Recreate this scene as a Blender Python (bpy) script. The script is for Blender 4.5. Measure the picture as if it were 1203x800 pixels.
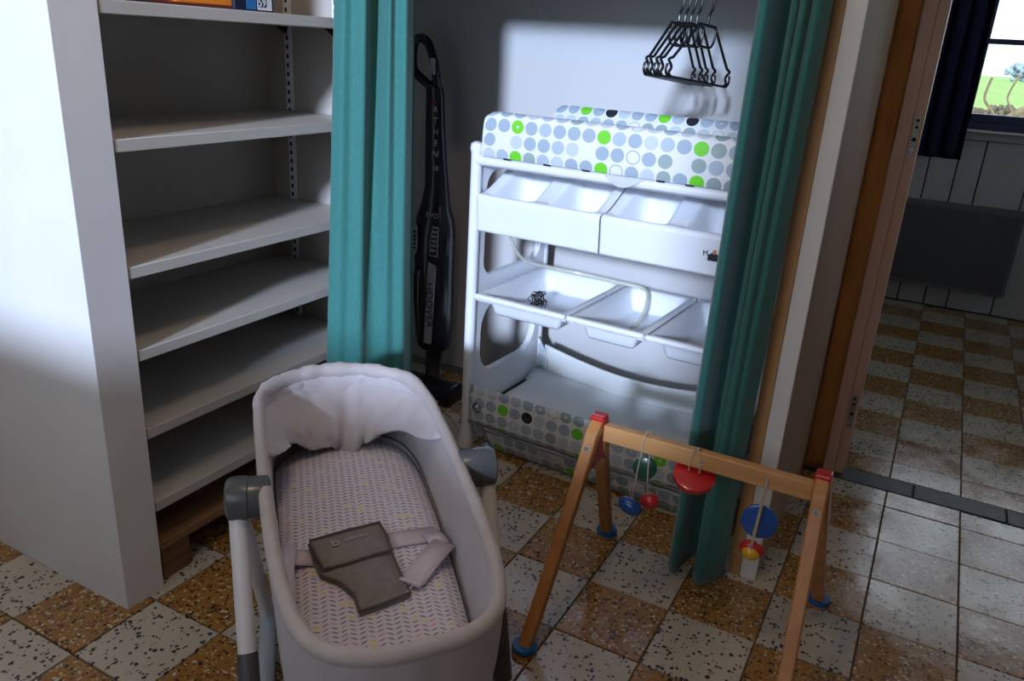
import bpy, math, random
from math import sin, cos, pi, radians
from mathutils import Vector, Matrix, noise

for o in list(bpy.data.objects): bpy.data.objects.remove(o)
SC = bpy.context.scene
COL = SC.collection

# ------------------------------------------------------------------ camera
cd = bpy.data.cameras.new('camera'); cam = bpy.data.objects.new('camera', cd); COL.objects.link(cam)
def cam_axes(yaw, pitch, roll):
    f = Vector((sin(yaw)*cos(pitch), cos(yaw)*cos(pitch), sin(pitch)))
    r = Vector((cos(yaw), -sin(yaw), 0)); u = r.cross(f)
    return r*cos(roll)+u*sin(roll), u*cos(roll)-r*sin(roll), f
_r, _u, _f = cam_axes(radians(-27.374), radians(-20.380), radians(3.485))
cam.matrix_world = Matrix(((_r.x, _u.x, -_f.x, 0.7487), (_r.y, _u.y, -_f.y, -1.5477), (_r.z, _u.z, -_f.z, 1.2144), (0, 0, 0, 1)))
cd.sensor_width = 36; cd.lens = 28.08; cd.clip_start = .02; cd.clip_end = 500
SC.camera = cam

# ------------------------------------------------------------------ world, sun, portals, exposure
w = bpy.data.worlds.new('world'); SC.world = w; w.use_nodes = True
bg = w.node_tree.nodes['Background']; bg.inputs[0].default_value = (.74, .86, 1.0, 1); bg.inputs[1].default_value = 2.15
SUN_DIR = Vector((-.225, 1, -.285)).normalized()
sd = bpy.data.lights.new('sun', 'SUN'); so = bpy.data.objects.new('sun', sd); COL.objects.link(so)
sd.energy = 5.4; sd.angle = radians(4.3); sd.color = (.60, .73, 1.0)
so.rotation_euler = (-SUN_DIR).to_track_quat('Z', 'Y').to_euler(); so.location = (1, -3.5, 3)
def portal(name, loc, sx, sy, rot):
    l = bpy.data.lights.new(name, 'AREA'); l.shape = 'RECTANGLE'; l.size = sx; l.size_y = sy
    l.cycles.is_portal = True
    o = bpy.data.objects.new(name, l); COL.objects.link(o); o.location = loc; o.rotation_euler = rot
portal('portal_back', (-.25, -2.69, 1.80), 2.5, 1.25, (radians(90), 0, 0))
portal('portal_far', (1.5, 3.42, 1.5), 1.5, 1.2, (radians(-90), 0, 0))
portal('portal_side', (2.42, 2.05, 1.5), 1.4, 1.2, (radians(-90), 0, radians(-90)))  # sky portal for the added far-room side window
SC.view_settings.view_transform = 'Standard'; SC.view_settings.look = 'None'
SC.view_settings.exposure = 0.0; SC.view_settings.gamma = 1.0; SC.view_settings.use_curve_mapping = False

# ------------------------------------------------------------------ mesh helpers
class MB:
    def __init__(s): s.v = []; s.f = []; s.uv = None
    def add(s, vs, fs):
        n = len(s.v); s.v += [tuple(p) for p in vs]; s.f += [tuple(i+n for i in f) for f in fs]; return s
    def box(s, a, b):
        (x0, y0, z0), (x1, y1, z1) = a, b
        return s.add([(x0,y0,z0),(x1,y0,z0),(x1,y1,z0),(x0,y1,z0),(x0,y0,z1),(x1,y0,z1),(x1,y1,z1),(x0,y1,z1)],
              [(0,3,2,1),(4,5,6,7),(0,1,5,4),(1,2,6,5),(2,3,7,6),(3,0,4,7)])
    def bar(s, p, q, wx, wy, up=(0,0,1)):
        p, q = Vector(p), Vector(q); d = (q-p).normalized(); a = d.cross(Vector(up))
        if a.length < 1e-4: a = d.cross(Vector((0,1,0)))
        a.normalize(); b = a.cross(d)
        vs = [c + a*i*wx/2 + b*j*wy/2 for c in (p, q) for i, j in ((-1,-1),(1,-1),(1,1),(-1,1))]
        return s.add(vs, [(0,1,2,3),(7,6,5,4),(0,4,5,1),(1,5,6,2),(2,6,7,3),(3,7,4,0)])
    def tube(s, pts, r, n=10, closed=False, caps=True, flat=1.0):
        pts = [Vector(p) for p in pts]; m = len(pts); rs = r if isinstance(r, (list, tuple)) else [r]*m
        prev = None; rings = []
        for i, p in enumerate(pts):
            if closed: t = pts[(i+1) % m]-pts[i-1]
            else: t = pts[min(i+1, m-1)]-pts[max(i-1, 0)]
            if t.length < 1e-9: t = Vector((0,0,1))
            t.normalize()
            if prev is None:
                a = t.cross(Vector((0,0,1)))
                if a.length < .05: a = t.cross(Vector((0,1,0)))
            else: a = prev - t*prev.dot(t)
            a.normalize(); prev = a; b = t.cross(a)
            rings.append([p + a*cos(2*pi*k/n)*rs[i] + b*sin(2*pi*k/n)*rs[i]*flat for k in range(n)])
        return s.loft(rings, closed, caps)
    def loft(s, rings, closed=False, caps=True):
        n = len(rings[0]); m = len(rings); vs = [p for R in rings for p in R]; fs = []
        for i in range(m if closed else m-1):
            j = (i+1) % m
            for k in range(n):
                l = (k+1) % n; fs.append((i*n+k, i*n+l, j*n+l, j*n+k))
        if caps and not closed:
            fs.append(tuple(range(n))[::-1]); fs.append(tuple((m-1)*n+k for k in range(n)))
        return s.add(vs, fs)
    def cyl(s, p, q, r0, r1=None, n=20): return s.tube([p, q], [r0, r0 if r1 is None else r1], n)
    def lathe(s, prof, n=24, o=(0,0,0), axis='Z'):
        rings = []
        for r, z in prof:
            R = []
            for k in range(n):
                a = 2*pi*k/n; c = (r*cos(a), r*sin(a), z)
                if axis == 'Y': c = (r*cos(a), z, r*sin(a))
                if axis == 'X': c = (z, r*cos(a), r*sin(a))
                R.append((c[0]+o[0], c[1]+o[1], c[2]+o[2]))
            rings.append(R)
        return s.loft(rings)
    def grid(s, fn, nu, nv):
        vs = [fn(i/nu, j/nv) for i in range(nu+1) for j in range(nv+1)]
        fs = [(i*(nv+1)+j, (i+1)*(nv+1)+j, (i+1)*(nv+1)+j+1, i*(nv+1)+j+1) for i in range(nu) for j in range(nv)]
        return s.add(vs, fs)
    def prism(s, poly, fn):      # poly of 2d points -> two loops fn(p,0), fn(p,1)
        n = len(poly); vs = [fn(p, 0) for p in poly]+[fn(p, 1) for p in poly]
        fs = [tuple(range(n))[::-1], tuple(range(n, 2*n))]+[(k, (k+1) % n, n+(k+1) % n, n+k) for k in range(n)]
        return s.add(vs, fs)
    def ring_prism(s, outer, inner, fn):   # same point count
        n = len(outer); vs = [fn(p, 0) for p in outer]+[fn(p, 0) for p in inner]+[fn(p, 1) for p in outer]+[fn(p, 1) for p in inner]
        fs = []
        for k in range(n):
            l = (k+1) % n
            fs += [(k, n+k, n+l, l), (2*n+k, 2*n+l, 3*n+l, 3*n+k), (k, l, 2*n+l, 2*n+k), (n+k, 3*n+k, 3*n+l, n+l)]
        return s.add(vs, fs)
    def build(s, name, mat, parent=None, smooth=30, bevel=0, solid=0, uvf=None, subd=0, seg=2):
        me = bpy.data.meshes.new(name); me.from_pydata(s.v, [], s.f); me.validate(); me.update()
        import bmesh
        bm = bmesh.new(); bm.from_mesh(me); bmesh.ops.recalc_face_normals(bm, faces=bm.faces[:]); bm.to_mesh(me); bm.free()
        if uvf:
            uv = me.uv_layers.new(name='UVMap')
            for lp in me.loops: uv.data[lp.index].uv = uvf(lp.vertex_index, me.vertices[lp.vertex_index].co)
        me.materials.append(M[mat])
        if smooth:
            me.shade_smooth(); me.set_sharp_from_angle(angle=radians(smooth))
        o = bpy.data.objects.new(name, me); COL.objects.link(o)
        if parent is not None: o.parent = parent
        if solid:
            md = o.modifiers.new('solid', 'SOLIDIFY'); md.thickness = abs(solid); md.offset = -1 if solid > 0 else 1
        if bevel:
            md = o.modifiers.new('bevel', 'BEVEL'); md.width = bevel; md.segments = seg; md.limit_method = 'ANGLE'; md.angle_limit = radians(40)
        if subd:
            md = o.modifiers.new('sub', 'SUBSURF'); md.levels = subd; md.render_levels = subd
        return o
def thing(name, label, cat, loc=(0,0,0), rz=0, group=None):
    o = bpy.data.objects.new(name, None); COL.objects.link(o); o.location = loc; o.rotation_euler = (0,0,rz); o.empty_display_size = .05
    return tag(o, label, cat, group)
def tag(o, label, cat, group=None):
    o['label'] = label; o['category'] = cat
    if group: o['group'] = group
    return o
def struct(o): o['kind'] = 'structure'; return o
def box(name, mat, a, b, parent=None, bevel=0, **k): return MB().box(a, b).build(name, mat, parent, smooth=0 if not bevel else 30, bevel=bevel, **k)
def rrect(x0, x1, y0, y1, r, n=5):
    out = []
    for cx, cy, a0 in ((x1-r, y0+r, -90), (x1-r, y1-r, 0), (x0+r, y1-r, 90), (x0+r, y0+r, 180)):
        for i in range(n+1):
            a = radians(a0+90*i/n); out.append((cx+r*cos(a), cy+r*sin(a)))
    return out
def catmull(P, n=6, closed=True):
    P = [Vector(p) for p in P]; m = len(P); out = []
    for i in range(m if closed else m-1):
        if closed: a, b, c, d = P[i-1], P[i], P[(i+1) % m], P[(i+2) % m]
        else: a, b, c, d = P[max(i-1,0)], P[i], P[i+1], P[min(i+2,m-1)]
        for k in range(n):
            t = k/n
            out.append(.5*((2*b)+(c-a)*t+(2*a-5*b+4*c-d)*t*t+(3*b-a-3*c+d)*t**3))
    if not closed: out.append(P[-1])
    return out
def text(name, s, size, mat, parent, M4, ext=.0006, align='CENTER'):
    c = bpy.data.curves.new(name, 'FONT'); c.body = s; c.size = size; c.extrude = ext; c.align_x = align; c.align_y = 'CENTER'; c.resolution_u = 3
    t = bpy.data.objects.new(name+'_tmp', c); COL.objects.link(t)
    dg = bpy.context.evaluated_depsgraph_get(); me = bpy.data.meshes.new_from_object(t.evaluated_get(dg))
    bpy.data.objects.remove(t); bpy.data.curves.remove(c)
    me.name = name; me.materials.clear(); me.materials.append(M[mat]); me.transform(M4)
    o = bpy.data.objects.new(name, me); COL.objects.link(o); o.parent = parent
    return o
def frame(o, x, y):   # matrix with origin o, x axis, y axis
    x = Vector(x).normalized(); y = Vector(y); y = (y-x*y.dot(x)).normalized(); z = x.cross(y)
    return Matrix(((x.x,y.x,z.x,o[0]),(x.y,y.y,z.y,o[1]),(x.z,y.z,z.z,o[2]),(0,0,0,1)))
def sm(a, b, x):
    t = max(0, min(1, (x-a)/(b-a))); return t*t*(3-2*t)

# ------------------------------------------------------------------ materials
M = {}
class NT:
    def __init__(s, name):
        s.m = bpy.data.materials.new(name); s.m.use_nodes = True; s.t = s.m.node_tree; s.b = s.t.nodes['Principled BSDF']; M[name] = s.m
    def n(s, typ, **k):
        x = s.t.nodes.new(typ)
        for a, b in k.items(): setattr(x, a, b)
        return x
    def put(s, sock, v):
        if hasattr(v, 'is_linked') or hasattr(v, 'links'): s.t.links.new(v, sock)
        else: sock.default_value = v
    def math(s, op, a, b=None, c=None):
        x = s.n('ShaderNodeMath', operation=op); s.put(x.inputs[0], a)
        if b is not None: s.put(x.inputs[1], b)
        if c is not None: s.put(x.inputs[2], c)
        return x.outputs[0]
    def mix(s, f, a, b):
        x = s.n('ShaderNodeMix', data_type='RGBA'); s.put(x.inputs[0], f); s.put(x.inputs[6], a); s.put(x.inputs[7], b); return x.outputs[2]
    def pos(s): return s.n('ShaderNodeNewGeometry').outputs['Position']
    def obj(s): return s.n('ShaderNodeTexCoord').outputs['Object']
    def uv(s): return s.n('ShaderNodeTexCoord').outputs['UV']
    def vec(s, v, scale=(1,1,1), rot=(0,0,0), loc=(0,0,0)):
        x = s.n('ShaderNodeMapping'); s.put(x.inputs[0], v); x.inputs['Scale'].default_value = scale; x.inputs['Rotation'].default_value = rot; x.inputs['Location'].default_value = loc; return x.outputs[0]
    def noise(s, v, scale, detail=3, rough=.5):
        x = s.n('ShaderNodeTexNoise'); s.put(x.inputs['Vector'], v); x.inputs['Scale'].default_value = scale; x.inputs['Detail'].default_value = detail; x.inputs['Roughness'].default_value = rough; return x.outputs[0]
    def vor(s, v, scale, rnd=1.0):
        x = s.n('ShaderNodeTexVoronoi'); s.put(x.inputs['Vector'], v); x.inputs['Scale'].default_value = scale; x.inputs['Randomness'].default_value = rnd; return x.outputs['Distance'], x.outputs['Color']
    def ramp(s, f, stops, interp='LINEAR'):
        x = s.n('ShaderNodeValToRGB'); s.put(x.inputs[0], f); r = x.color_ramp; r.interpolation = interp
        while len(r.elements) < len(stops): r.elements.new(1)
        for e, (p, c) in zip(r.elements, stops): e.position = p; e.color = (*c, 1) if len(c) == 3 else c
        return x.outputs[0]
    def sep(s, v):
        x = s.n('ShaderNodeSeparateXYZ'); s.put(x.inputs[0], v); return x.outputs
    def sepc(s, v):
        x = s.n('ShaderNodeSeparateColor'); s.put(x.inputs[0], v); return x.outputs
    def comb(s, a, b, c=0.0):
        x = s.n('ShaderNodeCombineXYZ'); s.put(x.inputs[0], a); s.put(x.inputs[1], b); s.put(x.inputs[2], c); return x.outputs[0]
    def white(s, v):
        x = s.n('ShaderNodeTexWhiteNoise', noise_dimensions='3D'); s.put(x.inputs['Vector'], v); return x.outputs['Value'], x.outputs['Color']
    def bump(s, h, strength=.2, dist=.005):
        x = s.n('ShaderNodeBump'); s.put(x.inputs['Height'], h); x.inputs['Strength'].default_value = strength; x.inputs['Distance'].default_value = dist; s.t.links.new(x.outputs[0], s.b.inputs['Normal'])
    def set(s, color=None, rough=None, metal=None, spec=None, coat=None, sheen=None, trans=None):
        B = s.b.inputs
        if color is not None: s.put(B['Base Color'], color if not isinstance(color, tuple) or len(color) == 4 else (*color, 1))
        for k, v in (('Roughness', rough), ('Metallic', metal), ('Specular IOR Level', spec), ('Coat Weight', coat), ('Sheen Weight', sheen), ('Transmission Weight', trans)):
            if v is not None: s.put(B[k], v)
        return s
def c4(c): return (*c, 1)
def plain(name, col, rough=.5, var=.06, scale=30, bump=0, metal=0, spec=.5, coat=None, sheen=None):
    m = NT(name); p = m.obj(); nz = m.noise(p, scale, 3)
    lo = tuple(max(0, x*(1-var)) for x in col); hi = tuple(min(1, x*(1+var)) for x in col)
    m.set(m.ramp(nz, [(.3, lo), (.7, hi)]), rough, metal, spec, coat, sheen)
    if bump: m.bump(m.noise(p, scale*6, 2), bump, .002)
    return m

def terrazzo(name, base, stops, chip_rand, scale, gap):
    m = NT(name); p = m.pos()
    pz = m.vec(p, (1, 1, .02)); warp = m.n('ShaderNodeTexNoise'); m.put(warp.inputs['Vector'], pz); warp.inputs['Scale'].default_value = 60
    add = m.n('ShaderNodeVectorMath', operation='MULTIPLY_ADD'); m.put(add.inputs[0], warp.outputs['Color']); add.inputs[1].default_value = (.012, .012, 0); m.put(add.inputs[2], pz)
    d, c = m.vor(add.outputs[0], scale); cs = m.sepc(c)
    thr = m.math('MULTIPLY', m.math('POWER', cs[0], chip_rand), gap)
    mask = m.math('LESS_THAN', d, thr)
    chips = m.ramp(cs[1], stops, 'CONSTANT')
    big = m.noise(p, 5, 4); b2 = m.ramp(big, [(.3, tuple(x*.82 for x in base)), (.7, base)])
    fine = m.noise(p, 160, 2); b3 = m.mix(m.math('MULTIPLY', fine, .35), b2, c4(tuple(x*.6 for x in base)))
    rough = m.ramp(m.noise(p, 9, 5), [(.35, (.10,)*3), (.7, (.27,)*3)])
    m.set(m.mix(mask, b3, chips), rough, 0, .85)
    m.bump(m.noise(p, 26, 4), .10, .004)
    return m
terrazzo('tile_white', (.62, .55, .445), [(0, (.035,.04,.05)), (.82, (.10,.07,.05)), (.92, (.35,.30,.24))], 2.2, 112, .62)
terrazzo('tile_ochre', (.40, .205, .052), [(0, (.04,.03,.025)), (.30, (.28,.10,.03)), (.5, (.62,.53,.38)), (.72, (.17,.07,.03)), (.85, (.50,.30,.10))], .8, 140, .66)
plain('grout', (.13, .11, .09), .9, .2, 40)
plain('threshold_stone', (.032, .034, .04), .42, .5, 24, .25)
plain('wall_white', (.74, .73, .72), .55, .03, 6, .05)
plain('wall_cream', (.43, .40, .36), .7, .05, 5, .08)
plain('shelf_white', (.52, .49, .45), .45, .03, 8, .03)
plain('room_wall', (.42, .35, .29), .8, .05, 4)
plain('ceiling_paint', (.80, .77, .73), .9, .03, 4)
plain('partition_paint', (.40, .285, .215), .65, .05, 7, .1)
plain('jamb_paint', (.66, .42, .31), .45, .05, 9, .06)
plain('board_grey', (.46, .47, .50), .55, .05, 6, .05)
plain('navy', (.006, .010, .035), .85, .2, 30, .1, spec=.2)
plain('navy_paint', (.010, .022, .075), .4, .1, 10)
plain('heater_grey', (.085, .09, .105), .5, .08, 10)
plain('heater_trim', (.12, .125, .14), .4, .05, 10)
plain('white_plastic', (.78, .81, .86), .28, .015, 5, 0, spec=.5)
plain('steel', (.45, .45, .46), .3, .1, 60, metal=1)
plain('zinc', (.30, .29, .27), .45, .15, 80, metal=1)
plain('grey_plastic', (.095, .105, .115), .25, .05, 12)
plain('sleeve_grey', (.060, .060, .065), .5, .05, 12)
plain('leg_white', (.78, .77, .80), .30, .02, 6)
plain('rail_blue', (.52, .60, .64), .35, .03, 6)
plain('black_plastic', (.010, .010, .012), .35, .2, 30)
plain('dark_void', (.004, .004, .004), .9, 0, 5)
plain('vac_navy', (.007, .010, .022), .25, .2, 20, coat=.4)
plain('vac_smoke', (.022, .013, .010), .15, .2, 20, coat=.6)
plain('vac_silver', (.46, .48, .52), .35, .06, 30)
plain('print_white', (.8, .8, .82), .5, .02, 10)
plain('print_dark', (.01, .012, .02), .5, .02, 10)
plain('print_red', (.6, .03, .03), .5, .02, 10)
plain('print_orange', (.55, .20, .05), .5, .02, 10)
plain('orange_card', (.78, .24, .015), .45, .08, 20)
plain('red_dark_card', (.12, .02, .015), .5, .1, 20)
plain('navy_card', (.012, .016, .04), .35, .1, 20)
plain('blue_card', (.03, .16, .42), .35, .1, 20)
plain('paper_white', (.72, .74, .78), .5, .03, 20)
plain('toy_red', (.52, .015, .02), .25, .05, 10, coat=.5)
plain('toy_blue', (.01, .08, .36), .25, .05, 10, coat=.5)
plain('toy_green', (.008, .06, .03), .3, .05, 10, coat=.4)
plain('toy_yellow', (.75, .42, .02), .3, .05, 10, coat=.4)
plain('foot_blue', (.01, .13, .42), .35, .05, 10)
plain('string', (.48, .40, .30), .9, .15, 300, .3)
plain('taupe', (.27, .25, .245), .85, .10, 60, .25, spec=.2)
plain('taupe_trim', (.14, .125, .12), .85, .10, 60, .2, spec=.2)
plain('logo_white', (.5, .48, .46), .8, .02, 20)
plain('strap', (.70, .62, .72), .85, .05, 200, .3, spec=.2)
plain('bass_fabric', (.53, .495, .515), .9, .05, 12, .12, spec=.2, sheen=.2)
plain('bass_rim', (.49, .445, .44), .9, .07, 30, .25, spec=.2, sheen=.3)
plain('white_fabric', (.78, .80, .80), .55, .03, 8, .05)
plain('foliage', (.10, .16, .06), .9, .4, 3)
plain('dry_foliage', (.19, .15, .10), .9, .4, 3)
plain('far_foliage', (.30, .36, .40), .9, .2, 2)
plain('bark', (.22, .15, .09), .9, .3, 8)

def wood(name, a, b, rough=.45, axis=0, sc=1.0, knots=False):
    m = NT(name); p = m.obj(); s = [34*sc]*3; s[axis] = 2.2*sc
    n1 = m.noise(m.vec(p, tuple(s)), 1.0, 5, .6); n2 = m.noise(p, 7, 2)
    f = m.math('ADD', m.math('MULTIPLY', n1, .8), m.math('MULTIPLY', n2, .25))
    col = m.ramp(f, [(.35, a), (.68, b)])
    if knots:
        d, c = m.vor(m.vec(p, (9, 9, 3.0)), 1.0); col = m.mix(m.math('LESS_THAN', d, .16), col, c4(tuple(x*.25 for x in a)))
    m.set(col, rough); m.bump(n1, .15, .002)
wood('beech', (.50, .245, .085), (.66, .36, .15), .4, 0)
wood('beech_leg', (.40, .16, .045), (.56, .26, .085), .4, 2)
wood('pallet_wood', (.11, .05, .02), (.27, .135, .055), .8, 1, 1.0)
wood('post_wood', (.34, .125, .022), (.62, .27, .055), .7, 2, .6, True)
wood('edge_wood', (.42, .22, .09), (.54, .30, .13), .6, 2)

def teal():
    m = NT('teal'); p = m.obj(); n = m.noise(m.vec(p, (400, 400, 90)), 1, 2)
    m.set(m.ramp(n, [(.3, (.030, .155, .142)), (.7, (.040, .20, .18))]), .75, 0, .3, sheen=.25); m.bump(n, .12, .001)
teal()

def dots():
    m = NT('dots'); uv = m.uv(); sc = m.vec(uv, (1/.0425, 1/.0400, 1)); x, y, _ = m.sep(sc)
    fx = m.math('FLOOR', x); fy = m.math('FLOOR', y)
    cell = m.comb(fx, fy, 3.7); v, c = m.white(cell); v2, _ = m.white(m.comb(fx, fy, 9.1))
    ax = m.math('SUBTRACT', m.math('FRACT', x), .5); ay = m.math('SUBTRACT', m.math('FRACT', y), .5)
    d = m.math('SQRT', m.math('ADD', m.math('MULTIPLY', ax, ax), m.math('MULTIPLY', ay, ay)))
    col = m.ramp(v, [(0, (.34,.42,.50)), (.38, (.52,.58,.63)), (.64, (.30,.38,.38)), (.74, (.41,.49,.56)), (.97, (.03,.032,.04))], 'CONSTANT')
    x6 = m.math('FLOORED_MODULO', fx, 6.0) if False else m.math('SUBTRACT', fx, m.math('MULTIPLY', m.math('FLOOR', m.math('DIVIDE', fx, 6.0)), 6.0))
    y8 = m.math('SUBTRACT', fy, m.math('MULTIPLY', m.math('FLOOR', m.math('DIVIDE', fy, 8.0)), 8.0)); y2 = m.math('MODULO', m.math('ABSOLUTE', fy), 2.0)
    eq = lambda a, k: m.math('COMPARE', a, float(k), .1)
    col = m.mix(m.math('MULTIPLY', eq(x6, 3), eq(y2, 0)), col, c4((.16, .62, .035)))
    col = m.mix(m.math('MULTIPLY', eq(x6, 5), eq(y8, 4)), col, c4((.022, .024, .03)))
    col = m.mix(m.math('MULTIPLY', eq(x6, 2), eq(y8, 1)), col, c4((.74, .75, .74)))
    inside = m.math('LESS_THAN', d, .44)
    eye = m.math('MULTIPLY', m.math('LESS_THAN', d, .09), m.math('GREATER_THAN', v2, .93))
    ring = m.math('MULTIPLY', m.math('LESS_THAN', d, .37), m.math('LESS_THAN', v2, .06))
    k = m.math('SUBTRACT', inside, m.math('MAXIMUM', eye, ring))
    m.set(m.mix(k, c4((.74, .75, .74)), col), .38, 0, .5)
dots()

def leaves():
    m = NT('leaf_print'); p = m.obj(); x, y, z = m.sep(p); W, H = .0135, .0105
    u = m.math('DIVIDE', y, W); col = m.math('FLOOR', u); par = m.math('MODULO', m.math('ABSOLUTE', col), 2.0)
    sg = m.math('SUBTRACT', 1.0, m.math('MULTIPLY', par, 2.0)); fu = m.math('SUBTRACT', m.math('FRACT', u), .5)
    v = m.math('DIVIDE', m.math('ADD', x, m.math('MULTIPLY', m.math('MULTIPLY', fu, sg), .0075)), H)
    row = m.math('FLOOR', v); fv = m.math('SUBTRACT', m.math('FRACT', v), .5)
    a = m.math('DIVIDE', fu, .38); b = m.math('DIVIDE', fv, .19)
    mask = m.math('LESS_THAN', m.math('ADD', m.math('MULTIPLY', a, a), m.math('MULTIPLY', b, b)), 1.0)
    w1, _ = m.white(m.comb(col, row, 1.3))
    c = m.ramp(w1, [(0, (.82,.74,.01)), (.05, (.75,.40,.36)), (.12, (.48,.58,.58)), (.18, (.29,.28,.31)), (.7, (.36,.34,.38))], 'CONSTANT')
    m.set(m.mix(mask, c4((.80, .76, .88)), c), .9, 0, .2, sheen=.2); m.bump(m.noise(p, 45, 3), .3, .006)
leaves()

def glass():
    m = NT('window_glass'); t = m.t; out = t.nodes['Material Output']
    fr = m.n('ShaderNodeFresnel'); fr.inputs[0].default_value = 1.45
    tr = m.n('ShaderNodeBsdfTransparent'); gl = m.n('ShaderNodeBsdfGlossy'); gl.inputs['Roughness'].default_value = .02
    mx = m.n('ShaderNodeMixShader'); t.links.new(fr.outputs[0], mx.inputs[0]); t.links.new(tr.outputs[0], mx.inputs[1]); t.links.new(gl.outputs[0], mx.inputs[2]); t.links.new(mx.outputs[0], out.inputs[0])
glass()
def clear(name, col, k):
    m = NT(name); t = m.t; out = t.nodes['Material Output']; m.set(col, .15)
    tr = m.n('ShaderNodeBsdfTransparent'); mx = m.n('ShaderNodeMixShader'); mx.inputs[0].default_value = k
    t.links.new(tr.outputs[0], mx.inputs[1]); t.links.new(m.b.outputs[0], mx.inputs[2]); t.links.new(mx.outputs[0], out.inputs[0])
clear('hose_clear', (.75, .74, .62), .65); clear('bag_clear', (.75, .78, .80), .5)
def grass():
    m = NT('lawn'); p = m.pos(); n = m.noise(p, .6, 5, .7); m.set(m.ramp(n, [(.3, (.20, .36, .06)), (.55, (.30, .46, .11)), (.75, (.36, .38, .16))]), .9)
grass()
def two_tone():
    m = NT('niche_wall'); p = m.pos(); z = m.sep(p)[2]; n = m.noise(p, 6, 3)
    m.set(m.mix(m.math('GREATER_THAN', z, 1.172), c4((.545, .535, .53)), c4((.525, .54, .555))), .6); m.bump(n, .04, .003)  # wall colour turns slightly bluer above a fixed height
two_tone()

# ================================================================== STRUCTURE
T = .2
floor = struct(box('floor', 'grout', (-2.2, -2.7, -.08), (2.4, .995, -.006)))
floor2 = struct(box('floor', 'grout', (-.3, .9955, -.08), (2.4, 3.3, -.006)))
def tile_mesh(name, mat, sx, sy):
    g = .0018; c = .0012
    x0, x1, y0, y1 = g, sx-g, g, sy-g
    b = MB()
    rings = [[(x0,y0,-.01),(x1,y0,-.01),(x1,y1,-.01),(x0,y1,-.01)], [(x0,y0,-c),(x1,y0,-c),(x1,y1,-c),(x0,y1,-c)],
             [(x0+c,y0+c,0),(x1-c,y0+c,0),(x1-c,y1-c,0),(x0+c,y1-c,0)]]
    b.loft(rings, caps=True)
    o = b.build(name, mat, None, smooth=0); me = o.data; bpy.data.objects.remove(o); return me
rnd = random.Random(4); cache = {}
def lay(parent, x, y, sx, sy, odd):
    key = (odd, round(sx, 3), round(sy, 3))
    if key not in cache: cache[key] = tile_mesh('tile', 'tile_white' if odd else 'tile_ochre', sx, sy)
    o = bpy.data.objects.new('tile', cache[key]); COL.objects.link(o); o.parent = parent
    o.location = (x, y, rnd.uniform(-.0008, .0006)); o.rotation_euler = (rnd.uniform(-.003, .003), rnd.uniform(-.003, .003), 0)
rest = {True: MB(), False: MB()}
for i in range(-11, 12):
    for j in range(-14, 5):
        x, y = i*T, j*T; sy = .10 if j == 4 else T
        odd = (i+j) % 2 != 0
        if -1.4 < y and -7 <= i <= 7 and not (y < -1.1 and not -2 <= i <= 6) and not (j >= -3 and i < -5) and not (j < -3 and i < -6): lay(floor, x, y, T, sy, odd)
        else: rest[odd].box((x+.0018, y+.0018, -.01), (x+T-.0018, y+sy-.0018, 0))
for odd in (True, False):
    o = rest[odd].build('tile_field', 'tile_white' if odd else 'tile_ochre', floor, smooth=0); o['kind'] = 'stuff'
for i in range(2, 9):
    for j in range(-2, 10):
        y = 1.32+j*T; sy = T
        if j == -2: y, sy = .997, .123
        if j == 9: sy = .12
        lay(floor2, i*T, y, T, sy, (i+j) % 2 == 0)
th = struct(box('trim_threshold', 'grout', (.55, .902, -.05), (1.62, .992, -.004)))
for k, (a, b) in enumerate(((.55, .868), (.872, 1.118), (1.122, 1.37), (1.374, 1.62))):
    box('stone', 'threshold_stone', (a, .903, -.02), (b, .991, .001+.0012*(k % 2)), th, bevel=.002)

# near room
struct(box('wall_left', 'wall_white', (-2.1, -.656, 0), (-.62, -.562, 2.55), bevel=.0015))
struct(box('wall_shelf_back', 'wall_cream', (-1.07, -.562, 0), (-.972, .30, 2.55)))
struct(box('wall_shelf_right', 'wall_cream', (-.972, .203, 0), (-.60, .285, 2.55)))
struct(box('wall_niche_left', 'niche_wall', (-1.20, .285, 0), (-1.12, .962, 2.55)))
struct(box('wall_niche_back', 'niche_wall', (-1.2, .962, 0), (.487, 1.03, 2.55)))
pw = struct(box('wall_partition', 'partition_paint', (.4905, .235, 0), (.55, .96, 2.55)))
box('end_board', 'wall_white', (.5115, .222, 0), (.5505, .235, 2.55), pw, bevel=.001)
box('end_board', 'edge_wood', (.481, .224, 0), (.5105, .235, 2.55), pw, bevel=.001)
b = MB(); b.grid(lambda u, v: (.552+.053*u+.004*noise.noise((u*2, v*9, .3)), .918+.006*noise.noise((u*3, v*14, 0)), 2.55*v), 4, 60)
struct(b.build('trim_post', 'post_wood', None, smooth=40, solid=-.06))
jm = struct(box('trim_jamb', 'jamb_paint', (.607, .918, 0), (.640, 1.005, 2.2), bevel=.002))
box('reveal', 'jamb_paint', (.640, .935, 0), (.668, 1.004, 2.2), jm, bevel=.002)
for z in (1.04, .215):
    pl = MB(); pl.prism(rrect(-.008, .008, -.055, .055, .007), lambda p, s: (.654+p[0], .935-.002*s, z+p[1])); pl = pl.build('strike_plate', 'zinc', jm)
    for dz in (-.036, -.008, .024, .042):
        MB().cyl((.654, .934, z+dz), (.654, .9322, z+dz), .0042 if dz != -.008 else .006, n=10).build('screw', 'dark_void' if dz > -.03 else 'steel', pl)
struct(box('wall_door_header', 'room_wall', (.55, .92, 2.2), (1.62, 1.0, 2.55)))
struct(box('wall_door_right', 'room_wall', (1.62, .92, 0), (2.4, 1.0, 2.55)))
struct(box('wall_right', 'room_wall', (2.3, -2.8, 0), (2.4, .92, 2.55)))
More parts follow.
